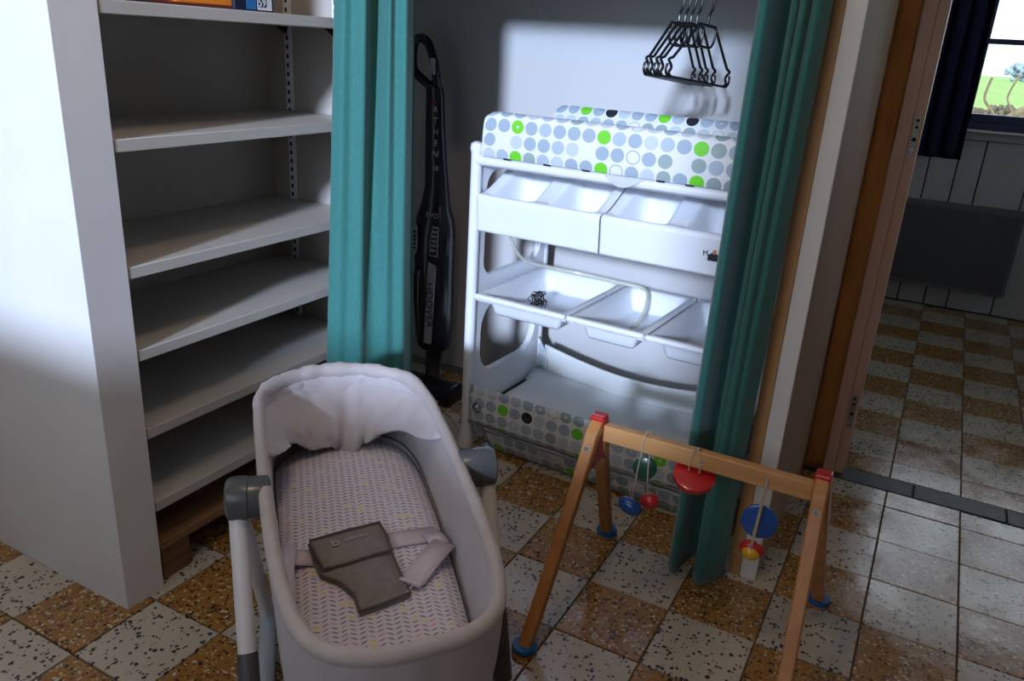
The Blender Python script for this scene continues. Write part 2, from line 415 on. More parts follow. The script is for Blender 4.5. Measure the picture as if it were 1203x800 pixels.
struct(box('wall_far_left_side', 'room_wall', (-.35, 1.03, 0), (-.25, 3.3, 2.55)))
fs = MB()
for a, b in (((1.0, 0), (3.3, .9)), ((1.0, 2.1), (3.3, 2.55)), ((1.0, .9), (1.35, 2.1)), ((2.75, .9), (3.3, 2.1))): fs.box((2.3, a[0], a[1]), (2.4, b[0], b[1]))
struct(fs.build('wall_far_right_side', 'room_wall', None, smooth=0))
fs = MB()
for a, b in (((1.33, .88), (2.77, .92)), ((1.33, 2.08), (2.77, 2.12)), ((1.33, .92), (1.37, 2.08)), ((2.73, .92), (2.77, 2.08))): fs.box((2.28, a[0], a[1]), (2.299, b[0], b[1]))
w3 = struct(fs.build('window_added', 'navy_paint', None, smooth=0))  # unseen window, added to bring more daylight into the far room
box('pane', 'window_glass', (2.348, 1.352, .902), (2.352, 2.748, 2.098), w3)
struct(box('wall_left_side', 'room_wall', (-2.2, -2.8, 0), (-2.1, -.562, 2.55)))
struct(box('ceiling', 'ceiling_paint', (-2.2, -2.8, 2.55), (2.4, 3.4, 2.65)))
struct(box('trim_niche_header', 'wall_white', (-.62, .12, 1.50), (.55, .20, 2.55)))
struct(MB().cyl((-1.12, .56, 1.425), (.487, .56, 1.425), .012).build('trim_closet_rail', 'steel'))
# warm ceiling lamp over the middle of the room
lamp = struct(MB().lathe([(.02, 2.55), (.06, 2.548), (.062, 2.535), (.012, 2.53), (.012, 2.46), (.03, 2.455), (.03, 2.44), (.01, 2.438)], 24, (.15, -1.0, 0)).build('ceiling_lamp', 'steel'))
ld = bpy.data.lights.new('bulb', 'POINT'); ld.energy = 10; ld.color = (1.0, .70, .45); ld.shadow_soft_size = .06
lo = bpy.data.objects.new('bulb', ld); COL.objects.link(lo); lo.parent = lamp; lo.location = (.15, -1.0, 2.37)
# back wall with its window (behind the viewer)
WX0, WX1, WZ0, WZ1 = -1.5, .97, 1.17, 2.42
bw = MB(); bw.box((-2.1, -2.8, 0), (2.3, -2.7, WZ0)).box((-2.1, -2.8, WZ1), (2.3, -2.7, 2.55)).box((-2.1, -2.8, WZ0), (WX0, -2.7, WZ1)).box((WX1, -2.8, WZ0), (2.3, -2.7, WZ1))
struct(bw.build('wall_back', 'room_wall', None, smooth=0))
wf = MB()
for a, b in (((WX0, WZ0-.02), (WX1, WZ0)), ((WX0, WZ1), (WX1, WZ1+.02)), ((WX0-.02, WZ0), (WX0, WZ1)), ((WX1, WZ0), (WX1+.02, WZ1))):
    wf.box((a[0], -2.698, a[1]), (b[0], -2.685, b[1]))
w1 = struct(wf.build('window_1', 'navy_paint', None, smooth=0))
box('pane', 'window_glass', (WX0+.002, -2.752, WZ0+.002), (WX1-.002, -2.748, WZ1-.002), w1)

# far wall: window, boards, heater
FY = 3.24; FX0, FX1, FZ0, FZ1 = .77, 2.2, .945, 2.05
fw = MB(); fw.box((-.25, FY+.03, 0), (2.3, FY+.16, FZ0)).box((-.25, FY+.03, FZ1), (2.3, FY+.16, 2.55)).box((-.25, FY+.03, FZ0), (FX0, FY+.16, FZ1)).box((FX1, FY+.03, FZ0), (2.3, FY+.16, FZ1))
wfar = struct(fw.build('wall_far', 'dark_void', None, smooth=0))
xs = [-.25, -.02, .21, .43, .55, .66, .792, .903, 1.117, 1.33, 1.55, 1.76, 1.98, 2.3]
for a, b in zip(xs, xs[1:]):
    box('board', 'board_grey', (a+.003, FY+.008, .004), (b-.003, FY+.03, .885), wfar, bevel=.003)
box('cap_board', 'board_grey', (-.25, FY-.004, .888), (2.3, FY+.03, .932), wfar, bevel=.003)
box('board', 'board_grey', (-.25, FY+.01, .945), (FX0-.06, FY+.03, 2.55), wfar); box('board', 'board_grey', (FX1+.06, FY+.01, .945), (2.3, FY+.03, 2.55), wfar)
box('board', 'board_grey', (FX0-.06, FY+.01, FZ1+.06), (FX1+.06, FY+.03, 2.55), wfar)
win = MB()
for a, b in (((FX0-.05, FZ0), (FX1+.05, FZ0+.07)), ((FX0-.05, FZ1-.06), (FX1+.05, FZ1+.05)), ((FX0-.05, FZ0), (FX0+.03, FZ1)), ((FX1-.03, FZ0), (FX1+.05, FZ1))):
    win.box((a[0], FY, a[1]), (b[0], FY+.06, b[1]))
w2 = struct(win.build('window_2', 'navy_paint', None, smooth=0))
box('rail', 'navy_paint', (FX0-.05, FY-.022, FZ0-.004), (FX1+.05, FY, FZ0+.034), w2, bevel=.003)
box('sill', 'white_plastic', (FX0-.08, FY-.095, FZ0-.012), (FX1+.08, FY-.023, FZ0-.003), w2, bevel=.002)
box('muntin', 'navy_paint', (FX0, FY+.01, 1.345), (FX1, FY+.04, 1.370), w2); box('muntin', 'navy_paint', (FX0, FY+.01, 1.655), (FX1, FY+.04, 1.68), w2)
box('muntin', 'navy_paint', (1.285, FY+.008, FZ0), (1.325, FY+.042, FZ1), w2)
for z0, z1 in ((1.015, 1.345), (1.37, 1.655), (1.68, 1.90)):
    for x0, x1 in ((FX0+.03, 1.285), (1.325, FX1-.03)): box('pane', 'window_glass', (x0, FY+.023, z0), (x1, FY+.027, z1), w2)

ht = thing('panel_heater', 'flat dark grey panel heater on boards below the window', 'heater', (.83, 3.2, .11))
MB().prism(rrect(-.31, .31, .0, .42, .012), lambda p, s: (p[0], -.02+.035*s, p[1]+.02)).build('panel', 'heater_grey', ht, bevel=.003)
fr = MB(); fr.ring_prism(rrect(-.318, .318, .012, .448, .014), rrect(-.302, .302, .028, .432, .008), lambda p, s: (p[0], -.026+.02*s, p[1])); fr.build('frame', 'heater_trim', ht)
box('top_grille', 'heater_trim', (-.316, -.02, .445), (.316, .022, .458), ht, bevel=.002)
for x in (-.2, .2): box('bracket', 'steel', (x-.02, .012, .1), (x+.02, .045, .38), ht)

# outside
def blob(name, c, r, sc, mat, seed, n=26):
    b = MB(); R = random.Random(seed)
    for k in range(n):
        d = Vector((R.gauss(0, 1), R.gauss(0, 1), R.gauss(0, 1))).normalized()*R.uniform(.3, 1); p = Vector((d.x*sc[0], d.y*sc[1], d.z*sc[2]))*r
        rr = r*R.uniform(.12, .26)
        rings = []
        for i in range(1, 5):
            a = pi*i/5; rings.append([Vector((rr*sin(a)*cos(t*pi/3), rr*sin(a)*sin(t*pi/3), rr*cos(a)))*R.uniform(.8, 1.2)+p for t in range(6)])
        b.loft(rings)
    o = b.build(name, mat, None, smooth=0); o.location = c; return o
struct(box('ground', 'lawn', (-150, 3.45, -.5), (250, 420, -.3)))
tr = thing('bare_tree', 'thin bare crooked tree on the lawn outside the window', 'tree', (2.05, 22, -.3))
pts = catmull([(-.55,0,0), (-.45,0,.25), (-.15,0,.6), (.25,0,.85), (.55,0,1.15), (.6,0,1.3), (.78,0,1.45), (.82,0,1.9), (.9,0,2.3), (.82,0,2.8), (1.0,0,3.4), (.95,0,4.6)], 5, False)
MB().tube(pts, [.085-.045*i/len(pts) for i in range(len(pts))], 8).build('trunk', 'bark', tr)
MB().tube(catmull([(-.45,0,.25), (-.6,.1,.6), (-.85,.1,.9), (-.8,.1,1.4)], 5, False), .03, 6).build('branch', 'bark', tr)
MB().tube(catmull([(.55,0,1.15), (.35,.1,1.2), (.2,.1,1.5)], 5, False), .02, 6).build('branch', 'bark', tr)
tr2 = thing('bare_tree', 'thicker brown tree trunk at the right edge of the window', 'tree', (2.30, 25, -.3))
MB().tube(catmull([(0,0,0), (.15,0,.5), (.4,0,1.2), (.5,0,2.5), (.6,0,5)], 5, False), [.30-.2*i/20 for i in range(21)], 10).build('trunk', 'bark', tr2)
MB().tube(catmull([(-.35,0,0), (-.3,.1,.5), (-.5,.1,.9), (-.35,.1,1.5)], 5, False), .03, 6).build('branch', 'bark', tr2)
tag(blob('shrub', (2.05, 28, .0), .62, (1, .7, .5), 'dry_foliage', 3, 60), 'low round brown shrub on the lawn at the tree foot', 'shrub')
tag(blob('hedge', (2.3, 32, -.28), 1.2, (1.8, .4, .16), 'dry_foliage', 8, 90), 'low scrubby brown strip across the lawn', 'hedge')
tag(blob('far_tree_clump', (11.5, 190, 1.6), 2.9, (1.6, .6, .85), 'far_foliage', 5, 120), 'hazy grey-green clump of trees on the horizon', 'trees')

# ================================================================== SHELVING
su = thing('shelving_unit', 'white built-in shelving with six empty boards in wall recess', 'shelves', (-.795, -.18, 0))
for z1 in (1.247, 1.004, .757, .581, .402, .222):
    box('shelf', 'shelf_white', (-.175, -.378, z1-.024), (.173, .378, z1), su, bevel=.0015)
for x in (-.10, .068):
    s = box('shelf_standard', 'white_plastic', (x-.010, .374, .03), (x+.010, .3825, 2.3), su)
    h = MB()
    z = .06
    while z < 2.25:
        h.box((x-.0035, .3728, z), (x+.0035, .3738, z+.011)); z += .0235
    h.build('slots', 'dark_void', s, smooth=0)
    for z1 in (1.247, 1.004, .757, .581, .402, .222):
        b = MB(); b.prism([(.372, z1-.0245), (.33, z1-.0245), (.372, z1-.045)], lambda p, q: (x-.002+.004*q, p[0], p[1])); b.build('bracket', 'black_plastic', s, smooth=0)
# things on the top shelf
o = thing('game_box', 'flat orange box lying on the top shelf', 'box', (-.69, -.36, 1.247))
box('lid', 'orange_card', (-.06, -.005, .006), (.035, .155, .045), o, bevel=.002); box('base', 'red_dark_card', (-.062, -.075, 0), (.037, .157, .0065), o, bevel=.001)
o = thing('book', 'dark blue book with white numbered label on the top shelf', 'book', (-.69, -.17, 1.247))
box('cover', 'navy_card', (-.06, -.052, 0), (.045, .062, .05), o, bevel=.002)
box('spine_label', 'paper_white', (.0452, .012, .004), (.0458, .055, .044), o); box('spine_stripe', 'blue_card', (.0452, -.02, .004), (.0458, .008, .03), o)
box('number_patch', 'navy_card', (.0459, .014, .010), (.0463, .038, .040), o)
text('number', '59', .022, 'paper_white', o, frame((.0466, .025, .018), (0,1,0), (0,0,1)))
tag(MB().tube(catmull([(-.66,-.545,1.2515), (-.64,-.52,1.2515), (-.628,-.49,1.252), (-.6255,-.46,1.250), (-.632,-.44,1.253), (-.65,-.46,1.252), (-.67,-.5,1.252)], 6, False), .0022, 6).build('cable', 'black_plastic'), 'thin black cable loop on the top shelf edge', 'cable')

# pallet under the shelves
p = thing('wooden_pallet', 'rough brown wooden pallet on the floor beneath lowest shelf', 'pallet', (-.80, -.16, 0))
def rough_board(x0, x1, y0, y1, z0, z1, seed, name):
    b = MB(); L = 14; rings = []
    for i in range(L+1):
        y = y0+(y1-y0)*i/L; d = .004*noise.noise((seed, y*9, 0)); e = .003*noise.noise((seed, y*14, 5))
        rings.append([(x0+e, y, z0), (x1+d, y, z0+e), (x1+d, y, z1+d*.5), (x0+e, y, z1+e)])
    b.loft(rings); return b.build(name, 'pallet_wood', p, bevel=.002)
for k, x in enumerate((-.165, -.045, .075)): rough_board(x, x+.095, -.392, .355, .088, .110, k*3.1, 'slat')
for x in (-.16, .085):
    for y in (-.385, -.04, .27): box('block', 'pallet_wood', (x, y, 0), (x+.075, y+.08, .087), p, bevel=.003)

# ================================================================== CURTAINS
def prof_at(P, u, v):
    u = max(0, min(1, u))
    y = [p*v+q*(1-v) for _, p, q in P]; x = [p[0] for p in P]; n = len(P)
    m = [(y[min(i+1, n-1)]-y[max(i-1, 0)])/(x[min(i+1, n-1)]-x[max(i-1, 0)]) for i in range(n)]
    for i in range(n-1):
        if u <= x[i+1]:
            h = x[i+1]-x[i]; t = (u-x[i])/h; t2, t3 = t*t, t*t*t
            return (2*t3-3*t2+1)*y[i]+(t3-2*t2+t)*h*m[i]+(3*t2-2*t3)*y[i+1]+(t3-t2)*h*m[i+1]
    return y[-1]
def curtain(name, label, A, B, z0, z1, A2, B2, folds, amp, seed, mat='teal', bulge=None, thick=.004, nv=40, prof=None):
    b = MB(); nu = int(folds*60)
    A, B, A2, B2 = Vector(A), Vector(B), Vector(A2), Vector(B2)
    def fn(u, v):
        a = A2.lerp(A, v); c = B2.lerp(B, v); p = a.lerp(c, u); d = (c-a).normalized(); nrm = Vector((d.y, -d.x))
        ph = 2*pi*folds*u + .6*noise.noise((u*3, v*1.2, seed)) + seed
        s = sin(ph); k = amp*(.75+.35*noise.noise((u*5, .5, seed*2)))*(1+.25*(1-v))
        if prof: off = prof_at(prof, u+.03*noise.noise((u*2, v*1.6, seed)), v)+.006*noise.noise((u*7, v*3, seed+3)); sh = 0; e = 0
        else: off = k*(1.8*abs(sin(ph/2))**.8-.9)+.2*k*s+.012*noise.noise((u*4, v*2.5, seed+3))
        if not prof: sh = .28*k*cos(ph*1.0+.7)*(1 if 0.02 < u < .98 else .3); e = 0
        q = p + nrm*off + d*(sh+e)
        return (q.x, q.y, z0+(z1-z0)*v)
    b.grid(fn, nu, nv)
    return tag(b.build(name, mat, None, smooth=80, solid=thick), label, 'curtain')
curtain('curtain', 'teal fabric curtain bunched beside shelves and vacuum cleaner', (-.575, .055), (-.456, .168), .03, 1.92, (-.60, -.035), (-.438, .168), 3.0, .034, 2.6, prof=[(0,-.02,-.01), (.10,.022,.02), (.20,.012,.028), (.33,.030,.035), (.43,-.045,.030), (.52,-.045,.034), (.62,.026,.030), (.72,.012,.026), (.84,.032,.036), (.93,.012,-.01), (1,-.03,-.035)])
curtain('curtain', 'teal fabric curtain hanging in folds beside the white partition end', (.368, .165), (.498, .165), .012, 1.92, (.350, .165), (.478, .165), 2.6, .036, 2.2, prof=[(0,.0,.005), (.07,.032,.03), (.16,.022,.034), (.22,-.075,-.030), (.37,-.085,-.062), (.46,.020,-.052), (.54,.034,.03), (.60,-.004,.042), (.68,.030,.046), (.76,-.006,.040), (.86,.034,.020), (.94,.024,-.01), (1,-.02,-.02)])
curtain('curtain', 'dark navy curtain hanging at the far window', (.50, 3.12), (.775, 3.12), .795, 2.3, (.50, 3.12), (.80, 3.12), 4, .018, 2.0, 'navy')

# ================================================================== CHANGING TABLE
CT = thing('changing_table', 'white plastic baby changing table with bins, trays and dotted tray', 'changing table', (-.415, .418, 0), radians(-3))
WT, DT = .80, .43
def side(x):
    sf = MB()
    fn = lambda p, s: (x-.011+.022*s, p[0], p[1])
    sf.ring_prism(rrect(.0, DT, .50, .90, .03, 6), rrect(.045, DT-.045, .555, .865, .05, 6), fn)
    sf.ring_prism(rrect(.0, DT, .10, .51, .02, 6), rrect(.045, DT-.045, .235, .46, .085, 6), fn)
    s = sf.build('side_frame', 'white_plastic', CT, smooth=35, bevel=.004)
    for y in (0, DT):
        MB().tube([(x, y, .055), (x, y, .5), (x, y, .935)], .0165, 14).build('post', 'white_plastic', s)
        MB().lathe([(.026, 0), (.027, .01), (.022, .06), (.0168, .085)], 16, (x, y, 0)).build('foot', 'white_plastic', s)
        MB().lathe([(.0185, .925), (.020, .935), (.017, .948), (.008, .953)], 16, (x, y, 0)).build('post_cap', 'white_plastic', s)
side(0); side(WT)
MB().tube([(0, -.002, .903), (WT, -.002, .903)], .015, 12).build('front_rail', 'white_plastic', CT)
MB().tube([(0, DT, .903), (WT, DT, .903)], .015, 12).build('back_rail', 'white_plastic', CT)
box('top_deck', 'white_plastic', (.02, .012, .885), (WT-.02, DT-.012, .897), CT)
# bins : height fields
def bin_module(x0, x1):
    D = .215; yf = -.020
    xm = (x0+x1)/2
    def fn(u, v):
        x = x0+(x1-x0)*u
        if v < .26:      # front fascia, bottom to top
            t = v/.26; y = yf+.010*(1-t); z = .705+.100*t
            if t > .93: z -= 0
            return (x, y, z)
        t = (v-.26)/.74; y = yf+.004+D*t; z = .808+.072*sm(0, 1, t)+.003*sin(min(1, t*8)*pi)
        pk = 0
        for a, b in ((x0+.016, xm-.015), (xm+.015, x1-.016)):
            top = .030*t
            k = sm(a+.006+top*.2, a+.030+top, x)*(1-sm(b-.030-top, b-.006-top*.2, x))
            pk = max(pk, k)
        pk *= sm(.05, .11, t)*(1-sm(.62, .98, t))
        return (x, y, z-(z-.735)*pk)
    b = MB(); b.grid(fn, 72, 60)
    return b.build('bin', 'white_plastic', CT, smooth=60, solid=.003)
bin_module(.018, .402); bin_module(.406, .79)
o = box('sticker', 'print_dark', (.700, -.0195, .745), (.726, -.0185, .760), CT)
MB().prism([(.012*cos(a*pi/5)+.715, .009*sin(a*pi/5)+.757) for a in range(10)], lambda p, s: (p[0], -.0192+.001*s-.002, p[1])).build('sticker_mark', 'print_dark', CT, smooth=0)
MB().prism([(.005*cos(a*pi/4)+.716, .006*sin(a*pi/4)+.768) for a in range(8)], lambda p, s: (p[0], -.0202+.001*s-.0015, p[1])).build('sticker_mark', 'print_orange', CT, smooth=0)
text('lettering', 'M', .018, 'print_dark', CT, frame((.694, -.0215, .762), (1,0,.15), (.2,0,1)))
# middle trays
def tray(x0, x1):
    z0 = .512; y0, y1 = -.012, .40
    def fn(u, v):
        x = x0+(x1-x0)*u; y = y0+(y1-y0)*v
        dx = min(x-x0, x1-x); dy = min(y-y0, y1-y); d = min(dx, dy)
        z = z0+.004*sm(.0, .006, d)*(1-sm(.016, .024, d))
        if d < .004: z -= .016*(1-d/.004) if dy <= dx else .003
        pk = sm(.020, .052, dx)*sm(.020, .052, dy)
        # softly rounded pocket corners
        return (x, y, z-.062*pk)
    b = MB(); b.grid(fn, 60, 80)
    o = b.build('tray', 'white_plastic', CT, smooth=60, solid=.003)
    MB().tube([(x0+.002, y0+.002, z0-.004), (x1-.002, y0+.002, z0-.004)], .0085, 10).build('tray_lip', 'white_plastic', o)
    MB().tube([(x0+.002, y1-.002, z0-.004), (x1-.002, y1-.002, z0-.004)], .0085, 10).build('tray_lip', 'white_plastic', o)
tray(.020, .326); tray(.330, .560); tray(.564, .785)
# bottom fabric tray
b = MB(); b.grid(lambda u, v: (.014+(WT-.028)*u, -.006-.004*sin(pi*v)+.003*noise.noise((u*6, v*2, 1)), .088+.130*v+.004*noise.noise((u*5, 3, v))), 40, 6)
b.build('front_panel', 'dots', CT, smooth=60, solid=.006, uvf=lambda i, c: (c.x+.011, c.z+.013))
b = MB(); b.grid(lambda u, v: (.020+(WT-.04)*u, .012+(DT-.05)*v, .115+.03*(2*v-1)**4+.004*noise.noise((u*4, v*3, 2))), 30, 16)
b.build('tray_floor', 'white_fabric', CT, smooth=60, solid=.01)
b = MB(); b.grid(lambda u, v: (.055+(WT-.11)*u, DT-.032-.018*sin(pi*u), .12+(.125-.035*sin(pi*u))*v), 30, 8)
b.build('back_panel', 'white_fabric', CT, smooth=60, solid=.008)
for xa, sg in ((.022, 1), (WT-.022, -1)):
    b = MB(); b.prism([(0, .11), (.045, .13), (.052, .19), (.03, .23), (.0, .265)], lambda p, s: (xa+sg*p[0], DT-.028-.006*s-p[0]*.2, p[1])); b.build('corner_flap', 'dots', CT, uvf=lambda i, c: (c.x+.02, c.z+.03))
    box('side_strip', 'dark_void', (xa+sg*.004-.004, .03, .118), (xa+sg*.004+.004, DT-.06, .130), CT)
b = MB(); b.grid(lambda u, v: (.075+(WT-.15)*u, -.002+.03*(1-v)**2-.004*v+.003*noise.noise((u*5, v*2, 7)), .006+.078*v+.004*noise.noise((u*4, 0, 4))), 36, 6)
b.build('lower_panel', 'dots', CT, smooth=60, solid=.005, uvf=lambda i, c: (c.x+.03, c.z-.004))
b = MB(); b.grid(lambda u, v: (.078+(WT-.156)*u, .026+(DT-.09)*v, .012+.002*sin(6*u)), 10, 8)
b.build('lower_base', 'dots', CT, smooth=60, solid=.004, uvf=lambda i, c: (c.x, c.y))
MB().tube(catmull([(.085, .03, .035), (.078, -.012, .045), (.080, -.016, .075), (.10, -.0165, .084), (.4, -.0165, .084), (.7, -.0165, .084), (.72, -.016, .075), (.722, -.012, .045), (.715, .03, .035)], 5, False), .0032, 8).build('wire_rod', 'zinc', CT)
MB().tube([(.017, -.0165, .100), (WT-.017, -.0165, .100)], .003, 8).build('hem_rod', 'zinc', CT)
for x in (.045, WT-.045): MB().lathe([(.016, 0), (.016, -.004), (.009, -.006), (.004, -.011)], 14, (x, -.011, .152), 'Y').build('snap_button', 'steel', CT)
MB().tube(catmull([(.05, .12, .73), (.05, .13, .66), (.06, .20, .585), (.11, .31, .545), (.19, .36, .530), (.32, .36, .528), (.40, .35, .528), (.44, .30, .520), (.462, .20, .475), (.455, .10, .462), (.45, .07, .460)], 6, False), .0055, 8).build('drain_hose', 'hose_clear', CT)

# changing mat lying on the table
CM = thing('changing_mat', 'padded dotted baby changing mat with raised sides on the table', 'changing mat', (-.415, .418, .918), radians(-3))
def bolster(y0, y1, h, nm, flip):
    prof = [(y0, .0), (y0-.003, .02), (y0-.002, h*.55), (y0+.003, h-.014), (y0+.012, h-.003), (y0+.022, h), (y0+.034, h-.006), (y0+.046, h-.024), (y1-.01, .035), (y1, .0)]
    if flip: prof = [(y0+y1-a, z) for a, z in prof]
    pr = catmull([(a, z, 0) for a, z in prof], 3, False); arc = [0]
    for a, c in zip(pr, pr[1:]): arc.append(arc[-1]+(c-a).length)
    n = len(pr); b = MB(); N = 44; x0, x1 = .028, WT-.012
    ar = []
    for i in range(N+1):
        u = i/N; x = x0+(x1-x0)*u; e = min(u, 1-u)*N; k = 1-.10*max(0, 1-e/1.6)**2
        for j, p in enumerate(pr): b.v.append((x, p.x+.0015*noise.noise((x*9, p.y*20, 1)), p.y*k)); ar.append((x+.012, arc[j]+(.012 if not flip else .028)))
    for i in range(N):
        for j in range(n-1): b.f.append((i*n+j, (i+1)*n+j, (i+1)*n+j+1, i*n+j+1))
    b.f.append(tuple(range(n))); b.f.append(tuple(N*n+j for j in range(n)))
    return b.build(nm, 'dots', CM, smooth=50, uvf=lambda i, c: ar[i])
bolster(-.016, .075, .120, 'front_bolster', False); bolster(.335, .425, .125, 'back_bolster', True)
b = MB(); b.grid(lambda u, v: (.03+(WT-.045)*u, .06+.29*v, .022+.012*sin(pi*u)*sin(pi*v)), 24, 14)
b.build('mat_center', 'dots', CM, smooth=60, solid=.018, uvf=lambda i, c: (c.x, c.y))
b = MB(); b.grid(lambda u, v: (.40+.115*u, -.018-.014*sin(pi*u)*(v), -.002-.026*sin(pi*u)*v), 14, 6)
b.build('plastic_flap', 'bag_clear', CM, smooth=60, solid=.0012)
for x in (.10, .225, .34, .545, .62): box('seam_strap', 'black_plastic', (x, -.0205, -.002), (x+.022, -.0185, .0015), CM)

# tangled cable in first tray
R = random.Random(11); base = Vector((-.415, .418, 0)); rot = Matrix.Rotation(radians(-3), 3, 'Z')
pts = []
for k in range(34):
    a = k*1.9; r = .012+.022*R.random(); pts.append(Vector((.150+r*cos(a)+.012*R.uniform(-1, 1), .145+.8*r*sin(a), .460+.055*R.random())))
pts = [Vector((.07, .10, .455)), Vector((.10, .14, .462)), Vector((.12, .10, .456))]+pts+[Vector((.12, .09, .456)), Vector((.09, .07, .456))]
tag(MB().tube([base+rot@q for q in catmull(pts, 5, False)], .0015, 5).build('cable_bundle', 'black_plastic'), 'small tangle of black cable in the left white tray', 'cable')

# ================================================================== HANGERS
def hanger(x, yaw, label, tilt):
    t = thing('coat_hanger', label, 'hanger', (x, .555, 1.425), radians(yaw), 'black coat hangers on the rail')
    tl = Matrix.Rotation(radians(tilt), 3, 'Y'); L = lambda *P: [tl@Vector(q) for q in P]
    hk = [(0, 0, -.143), (0, 0, -.120), (.009, 0, -.104), (.014, 0, -.075), (.020, 0, -.045), (.018, 0, -.01), (.008, 0, .012), (-.008, 0, .015), (-.018, 0, .0)]
    MB().tube(catmull(L(*hk), 5, False), .0034, 8).build('hook', 'black_plastic', t)
    H = .14; b = MB()
    for s in (-1, 1):
        b.tube(L((s*.002, 0, -.143), (s*.038, 0, -.143), (s*.043, 0, -.150), (s*(H-.012), 0, -.232)), .0034, 8)
    b.build('shoulder', 'black_plastic', t)
    for s in (-1, 1):
        e = MB(); P = [(s*(H-.012), 0, -.232), (s*(H+.004), 0, -.238), (s*(H-.006), 0, -.247), (s*(H-.012), 0, -.256), (s*(H-.004), 0, -.268), (s*(H-.016), 0, -.276)]
        e.tube(catmull(L(*P), 4, False), .0034, 8)
        e.tube(catmull(L((s*(H+.006), 0, -.248), (s*(H+.010), 0, -.262), (s*(H+.0), 0, -.275), (s*(H-.016), 0, -.276)), 4, False), .003, 8)
        e.build('end_notch', 'black_plastic', t)
    MB().tube(L((-(H-.016), 0, -.276), (H-.016, 0, -.276)), .0034, 8).build('trouser_bar', 'black_plastic', t)
    c = MB()
    for s in (-1, 1): c.tube(catmull(L((s*.042, 0, -.150), (s*.040, 0, -.175), (s*.030, 0, -.190), (s*.012, 0, -.193)), 4, False), .003, 8)
    c.tube(L((-.012, 0, -.193), (.012, 0, -.193)), .003, 8)
    c.build('inner_loop', 'black_plastic', t)
for (x, yw, lb) in ((.083, 82, 'leftmost of five black plastic coat hangers on the rail'), (.099, 80, 'second black plastic coat hanger from the left'),
                    (.114, 80, 'middle one of the five black plastic coat hangers'), (.130, 78, 'fourth black plastic coat hanger from the left'),
                    (.160, 74, 'rightmost black plastic coat hanger, hanging slightly apart')): hanger(x, yw, lb, 5)

# ================================================================== VACUUM CLEANER
V = thing('stick_vacuum', 'dark navy upright stick vacuum cleaner leaning in niche corner', 'vacuum cleaner', (-.72, .745, 0))
vo = Vector((-.72, .745, 0))
def vsec(z, xl, xr, dep, n=16, e=.72):
    yc = .745+.12*z; xc = (xl+xr)/2; w_ = (xr-xl)/2; out = []
    for k in range(n):
        a = 2*pi*k/n; c_, s_ = cos(a), sin(a)
        out.append(Vector((xc+w_*math.copysign(abs(c_)**e, c_), yc+dep/2*math.copysign(abs(s_)**e, s_), z))-vo)
    return out
def vloft(name, mat, secs, parent=V, **k):
    b = MB(); b.loft([vsec(*s) for s in secs]); return b.build(name, mat, parent, smooth=50, **k)
vloft('stem', 'vac_navy', [(.66,-.872,-.765,.075), (.72,-.864,-.775,.060), (.80,-.872,-.790,.050), (.92,-.884,-.811,.044), (1.03,-.892,-.826,.042), (1.06,-.897,-.836,.042)])
vloft('body', 'vac_navy', [(.15,-.815,-.716,.10), (.20,-.822,-.716,.12), (.34,-.850,-.722,.125), (.47,-.874,-.731,.12), (.56,-.885,-.736,.115), (.61,-.885,-.744,.10), (.66,-.872,-.765,.076), (.67,-.868,-.768,.07)])
vloft('dust_cup', 'vac_smoke', [(.165,-.816,-.755,.128), (.20,-.824,-.757,.146), (.34,-.850,-.770,.150), (.42,-.862,-.778,.142), (.44,-.864,-.782,.125)])
hp = [(-.866,.878,1.05), (-.905,.866,1.075), (-.946,.862,1.11), (-.956,.868,1.16), (-.955,.878,1.20), (-.934,.884,1.213), (-.905,.884,1.200), (-.880,.88,1.15), (-.862,.876,1.09), (-.858,.876,1.05)]
MB().tube([Vector(q)-vo for q in catmull(hp, 5, False)], .0155, 10).build('handle', 'vac_navy', V)
yv = lambda z, d: .745+.12*z-d/2
def vplate(name, mat, pts, dep, th=.003, parent=V):
    b = MB(); b.prism(pts, lambda p, s: Vector((p[0], yv(p[1], dep)-.001-th*s, p[1]))-vo); return b.build(name, mat, parent, smooth=0, bevel=.0008)
vplate('brand_strip', 'vac_silver', [(-.772,.185), (-.741,.185), (-.750,.465), (-.783,.475)], .130, .004)
text('brand', 'HOOVER', .040, 'print_dark', V, frame(Vector((-.763, yv(.325,.130)-.0062, .325))-vo, (.10,-.12,-1), (1,0,.10)))
vplate('vent_frame', 'vac_silver', [(-.785,.495), (-.752,.495), (-.757,.60), (-.782,.60), (-.79,.55)], .119, .002)
vplate('vent_grille', 'black_plastic', [(-.782,.50), (-.756,.50), (-.760,.595), (-.780,.595), (-.786,.55)], .121, .003)
g = MB()
for k in range(5): g.box(Vector((-.780, yv(.52+k*.016,.121)-.0055, .515+k*.016))-vo, Vector((-.760, yv(.52+k*.016,.121)-.003, .521+k*.016))-vo)
g.build('vent_slat', 'vac_silver', V, smooth=0)
b = MB(); b.prism([(-.862,.50), (-.845,.49), (-.840,.53), (-.846,.585), (-.858,.60), (-.872,.585)], lambda p, s: Vector((p[0], yv(p[1], .105)-.004-.008*s+(.02 if p[0] < -.86 else 0), p[1]))-vo); b.build('side_grille', 'vac_silver', V, smooth=0, bevel=.003)
g = MB()
for k in range(5): g.box(Vector((-.862, yv(.52+k*.014,.105)-.0145, .512+k*.014))-vo, Vector((-.846, yv(.52+k*.014,.105)-.012, .518+k*.014))-vo)
g.build('grille_slots', 'dark_void', V, smooth=0)
for k, ch in enumerate('ATHEN'):
    z = .985-.037*k; text('model_letter', ch, .030, 'print_white', V, frame(Vector((-.838+.004*k, yv(z,.043)-.002, z))-vo, (1,0,0), (0,0,1)), .0004)
